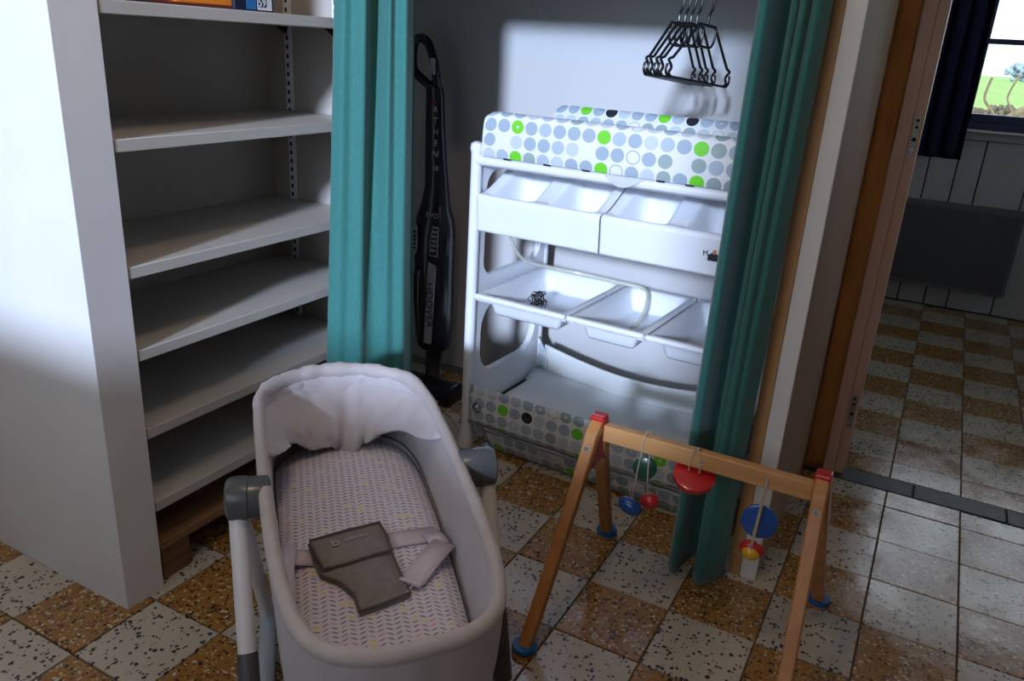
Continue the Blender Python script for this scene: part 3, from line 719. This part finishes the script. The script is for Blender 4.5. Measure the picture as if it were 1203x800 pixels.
text('model_letter', '18', .022, 'print_white', V, frame(Vector((-.815, yv(.80,.05)-.002, .79))-vo, (1,0,0), (0,0,1)), .0004)
text('model_letter', 'EVO', .026, 'vac_silver', V, frame(Vector((-.795, yv(.63,.097)-.004, .633))-vo, (1,0,0), (0,0,1)), .0004)
vplate('display', 'vac_silver', [(-.872,1.105), (-.857,1.098), (-.862,1.150), (-.876,1.152)], .028, .012)
vplate('power_light', 'print_red', [(-.850,1.005), (-.838,1.005), (-.838,1.013), (-.850,1.013)], .043, .002)
MB().tube([Vector(q)-vo for q in ((-.765,.765,.16), (-.762,.745,.09), (-.745,.72,.045))], [.034, .028, .026], 12).build('neck', 'black_plastic', V)
MB().loft([[Vector((-.73+dx*(.115+.010*cos(k)), .67+dy*s_, z))-vo for dx, dy in ((-1,-.055), (-.6,-.065), (.6,-.065), (1,-.055), (1,.055), (-1,.055))] for k, s_, z in ((0, 1, .003), (0, 1.02, .03), (1, .85, .055), (1.5, .45, .068))]).build('floor_head', 'vac_navy', V, smooth=35, bevel=.004)
for x in (-.80, -.66): MB().cyl(Vector((x-.008, .735, .022))-vo, Vector((x+.008, .735, .022))-vo, .020, n=16).build('wheel', 'black_plastic', V)
box('bumper', 'vac_silver', tuple(Vector((-.82, .598, .018))-vo), tuple(Vector((-.64, .604, .026))-vo), V)

# ================================================================== BASSINET
B = thing('bassinet', 'pale grey fabric baby bassinet with swing legs and printed mattress', 'bassinet', (-.05, -.60, 0), radians(-46.4))
RIM = [(-.457,.02),(-.445,.095),(-.395,.165),(-.30,.198),(-.15,.208),(0,.211),(.13,.212),(.27,.207),(.36,.195),(.415,.17),(.447,.12),(.463,.05),(.462,-.01),(.44,-.06),(.395,-.092),(.32,-.113),(.2,-.13),(.06,-.142),(-.1,-.152),(-.25,-.16),(-.34,-.157),(-.405,-.115),(-.445,-.05)]
RIM = catmull([(x, y, 0) for x, y in RIM], 6)
CEN = Vector((0, .03, 0)); NR = len(RIM)
def rim_at(k, off=0.0):     # offset inwards
    p = RIM[k % NR]; t = (RIM[(k+1) % NR]-RIM[k-1]).normalized(); n = Vector((-t.y, t.x, 0))
    if n.dot(CEN-p) < 0: n = -n
    return p+n*off
ZR = .515
def zr(k): return ZR+.006*sm(-.2, -.44, RIM[k % NR].x)-.004*noise.noise((RIM[k % NR].x*6, RIM[k % NR].y*6, 0))
far = lambda k: sm(-.20, -.42, RIM[k % NR].x)
# rim sleeve
rings = []
for k in range(NR):
    c = rim_at(k, .0115); inw = (rim_at(k, .05)-c).normalized(); r = .0112+.003*far(k)
    wr = .0030*noise.noise((k*.62, 1.7, 0))*(0.25+1.6*far(k))
    rings.append([c+inw*cos(a)*(r+wr)+Vector((0,0,zr(k)-.012+(r*1.15+wr)*sin(a))) for a in [2*pi*j/14 for j in range(14)]])
MB().loft(rings, closed=True).build('rim_sleeve', 'bass_rim', B, smooth=80)
# inner liner
def matt(k):   # mattress edge under rim point
    p = RIM[k % NR]; return Vector((p.x*.955-.006, CEN.y+(p.y-CEN.y)*.83, 0))
ZM = .352
nl = 18; b = MB(); vs = []
for k in range(NR):
    a = rim_at(k, .016); m_ = matt(k)
    for j in range(nl+1):
        t = j/nl; q = a.lerp(m_, t**1.1); z = (zr(k)-.008)*(1-t)+(ZM-.015)*t
        inw = (CEN-q); inw.z = 0; inw.normalize()
        wob = .010*noise.noise((a.x*9, a.y*9, t*2.2))*(.3+far(k))*sin(pi*t)+.012*noise.noise((a.x*22, a.y*22, t*2.2))*(.30+.70*far(k))*sin(pi*t)
        puff = .012*sin(pi*min(1, t*1.2))*(.5+far(k))
        q = q+inw*(wob+puff); vs.append((q.x, q.y, z))
b.v = vs; b.f = [(k*(nl+1)+j, ((k+1) % NR)*(nl+1)+j, ((k+1) % NR)*(nl+1)+j+1, k*(nl+1)+j+1) for k in range(NR) for j in range(nl)]
b.build('liner', 'bass_fabric', B, smooth=80)
# outer skirt
ns = 14; b = MB(); vs = []
for k in range(NR):
    a = rim_at(k, .004)
    for j in range(ns+1):
        t = j/ns; q = CEN+(a-CEN)*(1-.10*t**1.5); n = (a-CEN).normalized()
        q = q+n*(.007*noise.noise((a.x*12, a.y*12, t*1.5))+.004*noise.noise((a.x*38, a.y*38, t)))*min(1, t*3); vs.append((q.x, q.y, (zr(k)-.012)*(1-t)+.235*t+.012*noise.noise((a.x*7, a.y*7, 9))*t))
b.v = vs; b.f = [(k*(ns+1)+j, ((k+1) % NR)*(ns+1)+j, ((k+1) % NR)*(ns+1)+j+1, k*(ns+1)+j+1) for k in range(NR) for j in range(ns)]
b.f.append(tuple(k*(ns+1)+ns for k in range(NR)))
b.build('skirt', 'bass_fabric', B, smooth=80)
# mattress
b = MB(); rr = 16; vs = []
for i in range(rr+1):
    s = i/rr
    for k in range(NR):
        e = matt(k); q = CEN+(e-CEN)*s*.985; z = ZM+.016*(1-s**6)-.012*s**8
        z += .004*noise.noise((q.x*8, q.y*8, 0))+.002*noise.noise((q.x*26, q.y*26, 4))
        z -= .006*math.exp(-((q.x-.085)/.006)**2)
        vs.append((q.x, q.y, z))
b.v = vs; b.f = [(i*NR+k, i*NR+(k+1) % NR, (i+1)*NR+(k+1) % NR, (i+1)*NR+k) for i in range(rr) for k in range(NR)]
b.build('mattress', 'leaf_print', B, smooth=80)
# edge piping round the mattress
MB().tube([Vector((matt(k).x*.985, CEN.y+(matt(k).y-CEN.y)*.985, ZM+.004)) for k in range(NR)], .0016, 6, closed=True).build('piping', 'taupe_trim', B)
# drooping head flap at far end
fk = [k for k in range(-30, 26)]
b = MB(); nv = 22; vs = []
for i, k in enumerate(fk):
    u = i/(len(fk)-1); a = rim_at(k, .013); inw = (rim_at(k, .06)-rim_at(k, .03)).normalized()
    env = sin(pi*u)**.7
    for j in range(nv+1):
        t = j/nv
        n1 = noise.noise((u*9, t*2.0, 3)); n2 = noise.noise((u*26, t*2.2, 8)); n3 = abs(noise.noise((u*6+t*2, t*2-u*3, 5)))
        out = .002+.098*env*sm(.05, .95, t)**1.2+(.034*n1*t+.018*n2*(.35+.65*t)*min(1, t*6)+.028*n3*t)*(.25+.75*env)
        if abs(t-.22) < .035: out -= .006*(1-abs(t-.22)/.035)
        z = zr(k)-.007-(.152+.026*noise.noise((u*6, 1, 1)))*t*(.10+.90*env)+.006*n1*t*env
        q = a+inw*out; vs.append((q.x, q.y, z))
b.v = vs; m_ = len(fk); b.f = [(i*(nv+1)+j, (i+1)*(nv+1)+j, (i+1)*(nv+1)+j+1, i*(nv+1)+j+1) for i in range(m_-1) for j in range(nv)]
b.build('head_flap', 'bass_fabric', B, smooth=80, solid=.004)
# harness
zt = ZM+.018
def pad(name, mat, poly, z0, th, parent=B, puff=.0):
    P = catmull([(x, y, 0) for x, y in poly], 1)
    b = MB(); n = len(poly); c = sum((Vector((x, y, 0)) for x, y in poly), Vector())/n
    rings = []
    for s, z in ((1.0, z0), (1.0, z0+th*.6), (.96, z0+th), (.6, z0+th+puff), (.2, z0+th+puff*1.2)):
        rings.append([c+(Vector((x, y, 0))-c)*s+Vector((0, 0, z+.002*noise.noise((x*30, y*30, s)))) for x, y in poly])
    b.loft(rings); return b.build(name, mat, parent, smooth=60)
PO = [(.018,-.066), (-.002,-.0), (-.018,.062), (.03,.070), (.08,.073), (.13,.080), (.178,.088), (.196,.045), (.208,.006), (.165,.0), (.132,-.018), (.108,-.048), (.06,-.058)]
cp = pad('crotch_pad', 'taupe', PO, zt-.004, .012, B, .004)
MB().tube([Vector((x, y, zt+.006)) for x, y in PO], .003, 6, closed=True).build('pad_trim', 'taupe_trim', cp)
FL = [(.020,-.064), (0,-.002), (-.016,.060), (.03,.069), (.072,.070), (.083,.03), (.097,-.01), (.104,-.044), (.06,-.056)]
fl = pad('pad_flap', 'taupe', FL, zt+.008, .007, B, .004)
MB().tube([Vector((x, y, zt+.016)) for x, y in FL], .0025, 6, closed=True).build('pad_trim', 'taupe_trim', fl)
text('logo', 'b', .030, 'logo_white', cp, frame((.042, -.022, zt+.0215), (-.28,1,.0), (-1,-.28,0)), .0008)
text('logo', 'adabulle', .013, 'logo_white', cp, frame((.031, .015, zt+.0215), (-.28,1,.0), (-1,-.28,0)), .0008)
def ribbon(pts, wd, name='strap', lin=False, mat='strap'):
    P = [Vector(p) for p in pts] if lin else catmull(pts, 6, False); b = MB(); vs = []
    for i, p in enumerate(P):
        t = (P[min(i+1, len(P)-1)]-P[max(i-1, 0)]).normalized(); s = t.cross(Vector((0, 0, 1))).normalized()
        for k in (-1, -.3, .3, 1): vs.append(p+s*k*wd/2+Vector((0, 0, .0015*(1-k*k))))
    b.v = [tuple(v) for v in vs]; b.f = [(i*4+k, (i+1)*4+k, (i+1)*4+k+1, i*4+k+1) for i in range(len(P)-1) for k in range(3)]
    return b.build(name, mat, B, smooth=60, solid=.002)
ribbon([(.026,.058,zt+.003), (.022,.10,zt+.004), (.014,.160,zt+.001)], .046, lin=True)
ribbon([(.018,.150,zt+.006), (.060,.158,zt+.010)], .036, lin=True)
ribbon([(.058,.166,zt+.011), (.105,.128,zt+.010), (.150,.094,zt+.006)], .044, lin=True)
bk = MB(); bk.box((-.010, -.020, 0), (-.002, .020, .006))
for y in (-.014, -.004, .006): bk.box((-.002, y-.0016, .001), (.026, y+.0016, .004))
o = bk.build('buckle', 'strap', B, bevel=.0012); o.location = (.158, .089, zt+.004); o.rotation_euler = (0, 0, radians(-35))
ribbon([(.050,-.058,zt+.002), (.044,-.092,zt+.003)], .042, lin=True)
ribbon([(.012,-.098,zt+.008), (.09,-.104,zt+.008), (.16,-.100,zt+.003)], .026, lin=True)
# hubs, legs, rails
for sg, g0, g1 in ((-1, -.128, -.196), (1, .206, .270)):
    ez = .026 if sg < 0 else -.012; zc = .486
    side_lab = 'hub'
    h = MB(); s = 1 if g1 > g0 else -1
    h.lathe([(.024, g0-s*.006), (.033, g0-s*.002), (.0352, g0+s*.004), (.0355, g0+s*.03), (.0355, g0+s*.031)], 26, (ez, 0, zc), 'Y').build('hub_inner', 'grey_plastic', B)
    h = MB(); h.lathe([(.0345, g0+s*.031), (.037, g0+s*.033), (.037, g1-s*.012), (.034, g1-s*.004), (.026, g1)], 26, (ez, 0, zc), 'Y'); h.build('hub', 'grey_plastic', B)
    gm = (g0+s*.031+g1)/2
    for dr in (1, -1):
        foot = Vector((ez+dr*.285, gm+(.022 if sg < 0 else 0), .020)); top = Vector((ez+dr*.012, gm, zc-.02)); at = lambda t: top.lerp(foot, t)
        MB().tube([at(0), at(.5), at(1)], .0145, 14).build('leg', 'leg_white', B)
        if dr == 1: MB().tube([at(.42), at(.43), at(.66), at(.665)], [.0152, .0168, .0168, .0152], 14).build('leg_sleeve', 'sleeve_grey', B)
    gm += .022 if sg < 0 else 0
    MB().tube(catmull([(ez-.315, gm, .012), (ez-.30, gm, .017), (ez-.2, gm, .017), (ez, gm, .017), (ez+.2, gm, .017), (ez+.30, gm, .017), (ez+.315, gm, .012)], 4, False), .0165, 12).build('floor_rail', 'rail_blue', B)
MB().tube([(.29, -.15, .017), (.27, .245, .017)], .012, 12).build('cross_bar', 'leg_white', B)

# ================================================================== BABY GYM
G = thing('baby_gym', 'wooden baby gym arch with red corners and blue feet', 'baby gym', (.43, -.045, 0))
go = Vector((.43, -.045, 0))
def gl(x, y, z): return Vector((x, y, z))-go
tops = {0: (.198, -.045, .447), 1: (.668, -.045, .455)}
feet = [(0, .178, -.300), (0, .160, .205), (1, .700, .220), (1, .695, -.300)]
for sd_, fx, fy in feet:
    tx, ty, tz = tops[sd_]; sy = 1 if fy > ty else -1
    P = catmull([gl(tx, ty+sy*.006, tz), gl(tx+(fx-tx)*.06, ty+sy*.030, tz-.022), gl(tx+(fx-tx)*.2, ty+(fy-ty)*.22, tz-.085), gl(tx+(fx-tx)*.6, ty+(fy-ty)*.61, .178), gl(fx, fy, .010)], 5, False)
    b = MB(); rings = []
    for i, q in enumerate(P):
        t = (P[min(i+1, len(P)-1)]-P[max(i-1, 0)]).normalized(); s = Vector((1, 0, 0)); n = t.cross(s).normalized(); wx, wy = .0135, .0135
        rings.append([q+s*wx*a+n*wy*c for a, c in ((-1, -1), (1, -1), (1, 1), (-1, 1))])
    b.loft(rings); b.build('leg', 'beech_leg', G, smooth=25, bevel=.003)
    f = MB(); f.lathe([(.026, .006), (.0275, .009), (.0275, .016), (.026, .019), (.004, .0195)], 24, tuple(gl(fx, fy, 0))); f.build('foot_disc', 'foot_blue', G)
    f = MB(); f.lathe([(.024, .0), (.0272, .002), (.0272, .0062), (.01, .0064)], 24, tuple(gl(fx, fy, 0))); f.build('foot_base', 'beech_leg', G)
    k = P[8]; t = (P[9]-P[7]).normalized(); n = t.cross(Vector((1, 0, 0))).normalized()
    if n.y*sy < 0: n = -n
    q = k+n*.0135; bo = MB().cyl(q, q+n*.0018, .0068, n=16).build('bolt', 'zinc', G)
    MB().cyl(q+n*.0017, q+n*.0021, .0035, n=12).build('bolt_socket', 'dark_void', bo); MB().cyl(q+n*.0020, q+n*.0030, .0018, n=8).build('bolt_pin', 'steel', bo)
for sd_ in (0, 1):
    tx, ty, tz = tops[sd_]
    b = MB(); b.prism([(ty-.020, tz-.012), (ty+.020, tz-.012), (ty+.068, tz-.125), (ty+.030, tz-.105), (ty-.030, tz-.105), (ty-.068, tz-.125)], lambda p, s: gl(tx-.004+.008*s, p[0], p[1])); b.build('corner_plate', 'toy_red', G, bevel=.001)
    b = MB(); b.prism(rrect(-.017, .017, -.014, .010, .006), lambda p, s: gl(tx-.0155+.031*s, ty+p[0], tz+.008+p[1])); b.build('corner_cap', 'toy_red', G, bevel=.003)
box('beam', 'beech', tuple(gl(.214, -.0565, .408)), tuple(gl(.655, -.0335, .447)), G, bevel=.003)
def cord(name, P, parent, r=.0016): return MB().tube(catmull([Vector(p) for p in P], 5, False), r, 6).build(name, 'string', parent)
def ell(name, mat, c, a, b_, d, parent, rot=None):
    n = MB(); R_ = []
    for i in range(1, 12):
        t = pi*i/12; R_.append([Vector((a*sin(t)*cos(k*pi/9), b_*sin(t)*sin(k*pi/9), d*cos(t))) for k in range(18)])
    if rot: R_ = [[rot@q for q in r_] for r_ in R_]
    n.loft([[q+Vector(c) for q in r_] for r_ in R_]); return n.build(name, mat, parent, smooth=80)
def disc(name, mat, c, r, th, nrm, parent, n=28, scallop=0):
    nv_ = Vector(nrm).normalized(); q = Vector((0, 0, 1)).rotation_difference(nv_); b = MB(); R_ = []
    for rr_, z in ((.88, -th/2), (1, -th/2+.002), (1, th/2-.002), (.88, th/2)):
        R_.append([Vector(c)+q@Vector((r*rr_*(1-scallop*(k % 2))*cos(2*pi*k/n), r*rr_*(1-scallop*(k % 2))*sin(2*pi*k/n), z)) for k in range(n)])
    b.loft(R_); return b.build(name, mat, parent, smooth=40)
t1 = thing('hanging_toy', 'green disc with blue and red wooden beads hanging from gym beam', 'toy', (.312, -.045, .408), 0, 'toys on the baby gym')
cord('string', [(-.005, -.013, .024), (-.006, -.014, 0), (-.010, -.012, -.04), (-.016, -.006, -.128)], t1); cord('string', [(.012, -.012, .005), (.012, -.010, -.04), (.016, .002, -.11)], t1)
cord('string_loop', [(-.005, -.0135, .020), (-.003, -.013, .043), (-.003, .014, .043), (.010, .0135, .0), (.012, -.012, .005)], t1)
disc('disc', 'toy_green', (.001, .002, -.040), .026, .010, (.25, -1, .1), t1)
ell('bead', 'toy_blue', (-.018, -.008, -.138), .028, .018, .019, t1, Matrix.Rotation(radians(18), 3, 'Y')); ell('bead', 'toy_red', (.019, .012, -.122), .021, .018, .019, t1)
t2 = thing('hanging_toy', 'red scalloped wooden disc tied close under gym beam', 'toy', (.423, -.045, .408), 0, 'toys on the baby gym')
disc('disc', 'toy_red', (0, -.006, -.020), .045, .017, (.12, -.45, 1), t2, 24, .05)
cord('string', [(-.012, -.013, -.008), (-.012, -.0135, .012), (-.004, -.0138, .045), (-.002, .0, .0425), (.006, .0136, .03)], t2); cord('string', [(.010, -.013, -.008), (.010, -.0138, .012), (.001, -.0138, .044), (.003, .0, .0428), (.010, .0138, .03)], t2); cord('knot', [(.006, -.0145, .02), (.012, -.016, .022), (.013, -.0148, .014), (.007, -.0148, .012)], t2)
t3 = thing('hanging_toy', 'blue disc with red and yellow bead hanging from gym beam', 'toy', (.567, -.045, .408), 0, 'toys on the baby gym')
cord('string', [(.001, -.013, .026), (.0, -.015, .0), (-.002, -.016, -.05), (-.004, -.020, -.10), (-.006, -.022, -.15)], t3, .002)
cord('string', [(.003, -.013, .026), (.003, -.0155, .0), (.001, -.0165, -.05), (-.001, -.0205, -.10), (-.004, -.0225, -.15)], t3, .0016)
ell('knot', 'string', (-.003, -.0195, -.10), .004, .004, .005, t3); ell('knot', 'string', (-.001, -.0165, -.062), .0035, .0035, .004, t3)
disc('disc', 'toy_blue', (0, -.004, -.080), .036, .010, (.15, -1, .12), t3, 36)
ell('cup', 'toy_red', (-.004, -.008, -.147), .0255, .016, .020, t3); ell('bead', 'toy_yellow', (-.004, -.014, -.151), .0195, .016, .0165, t3)
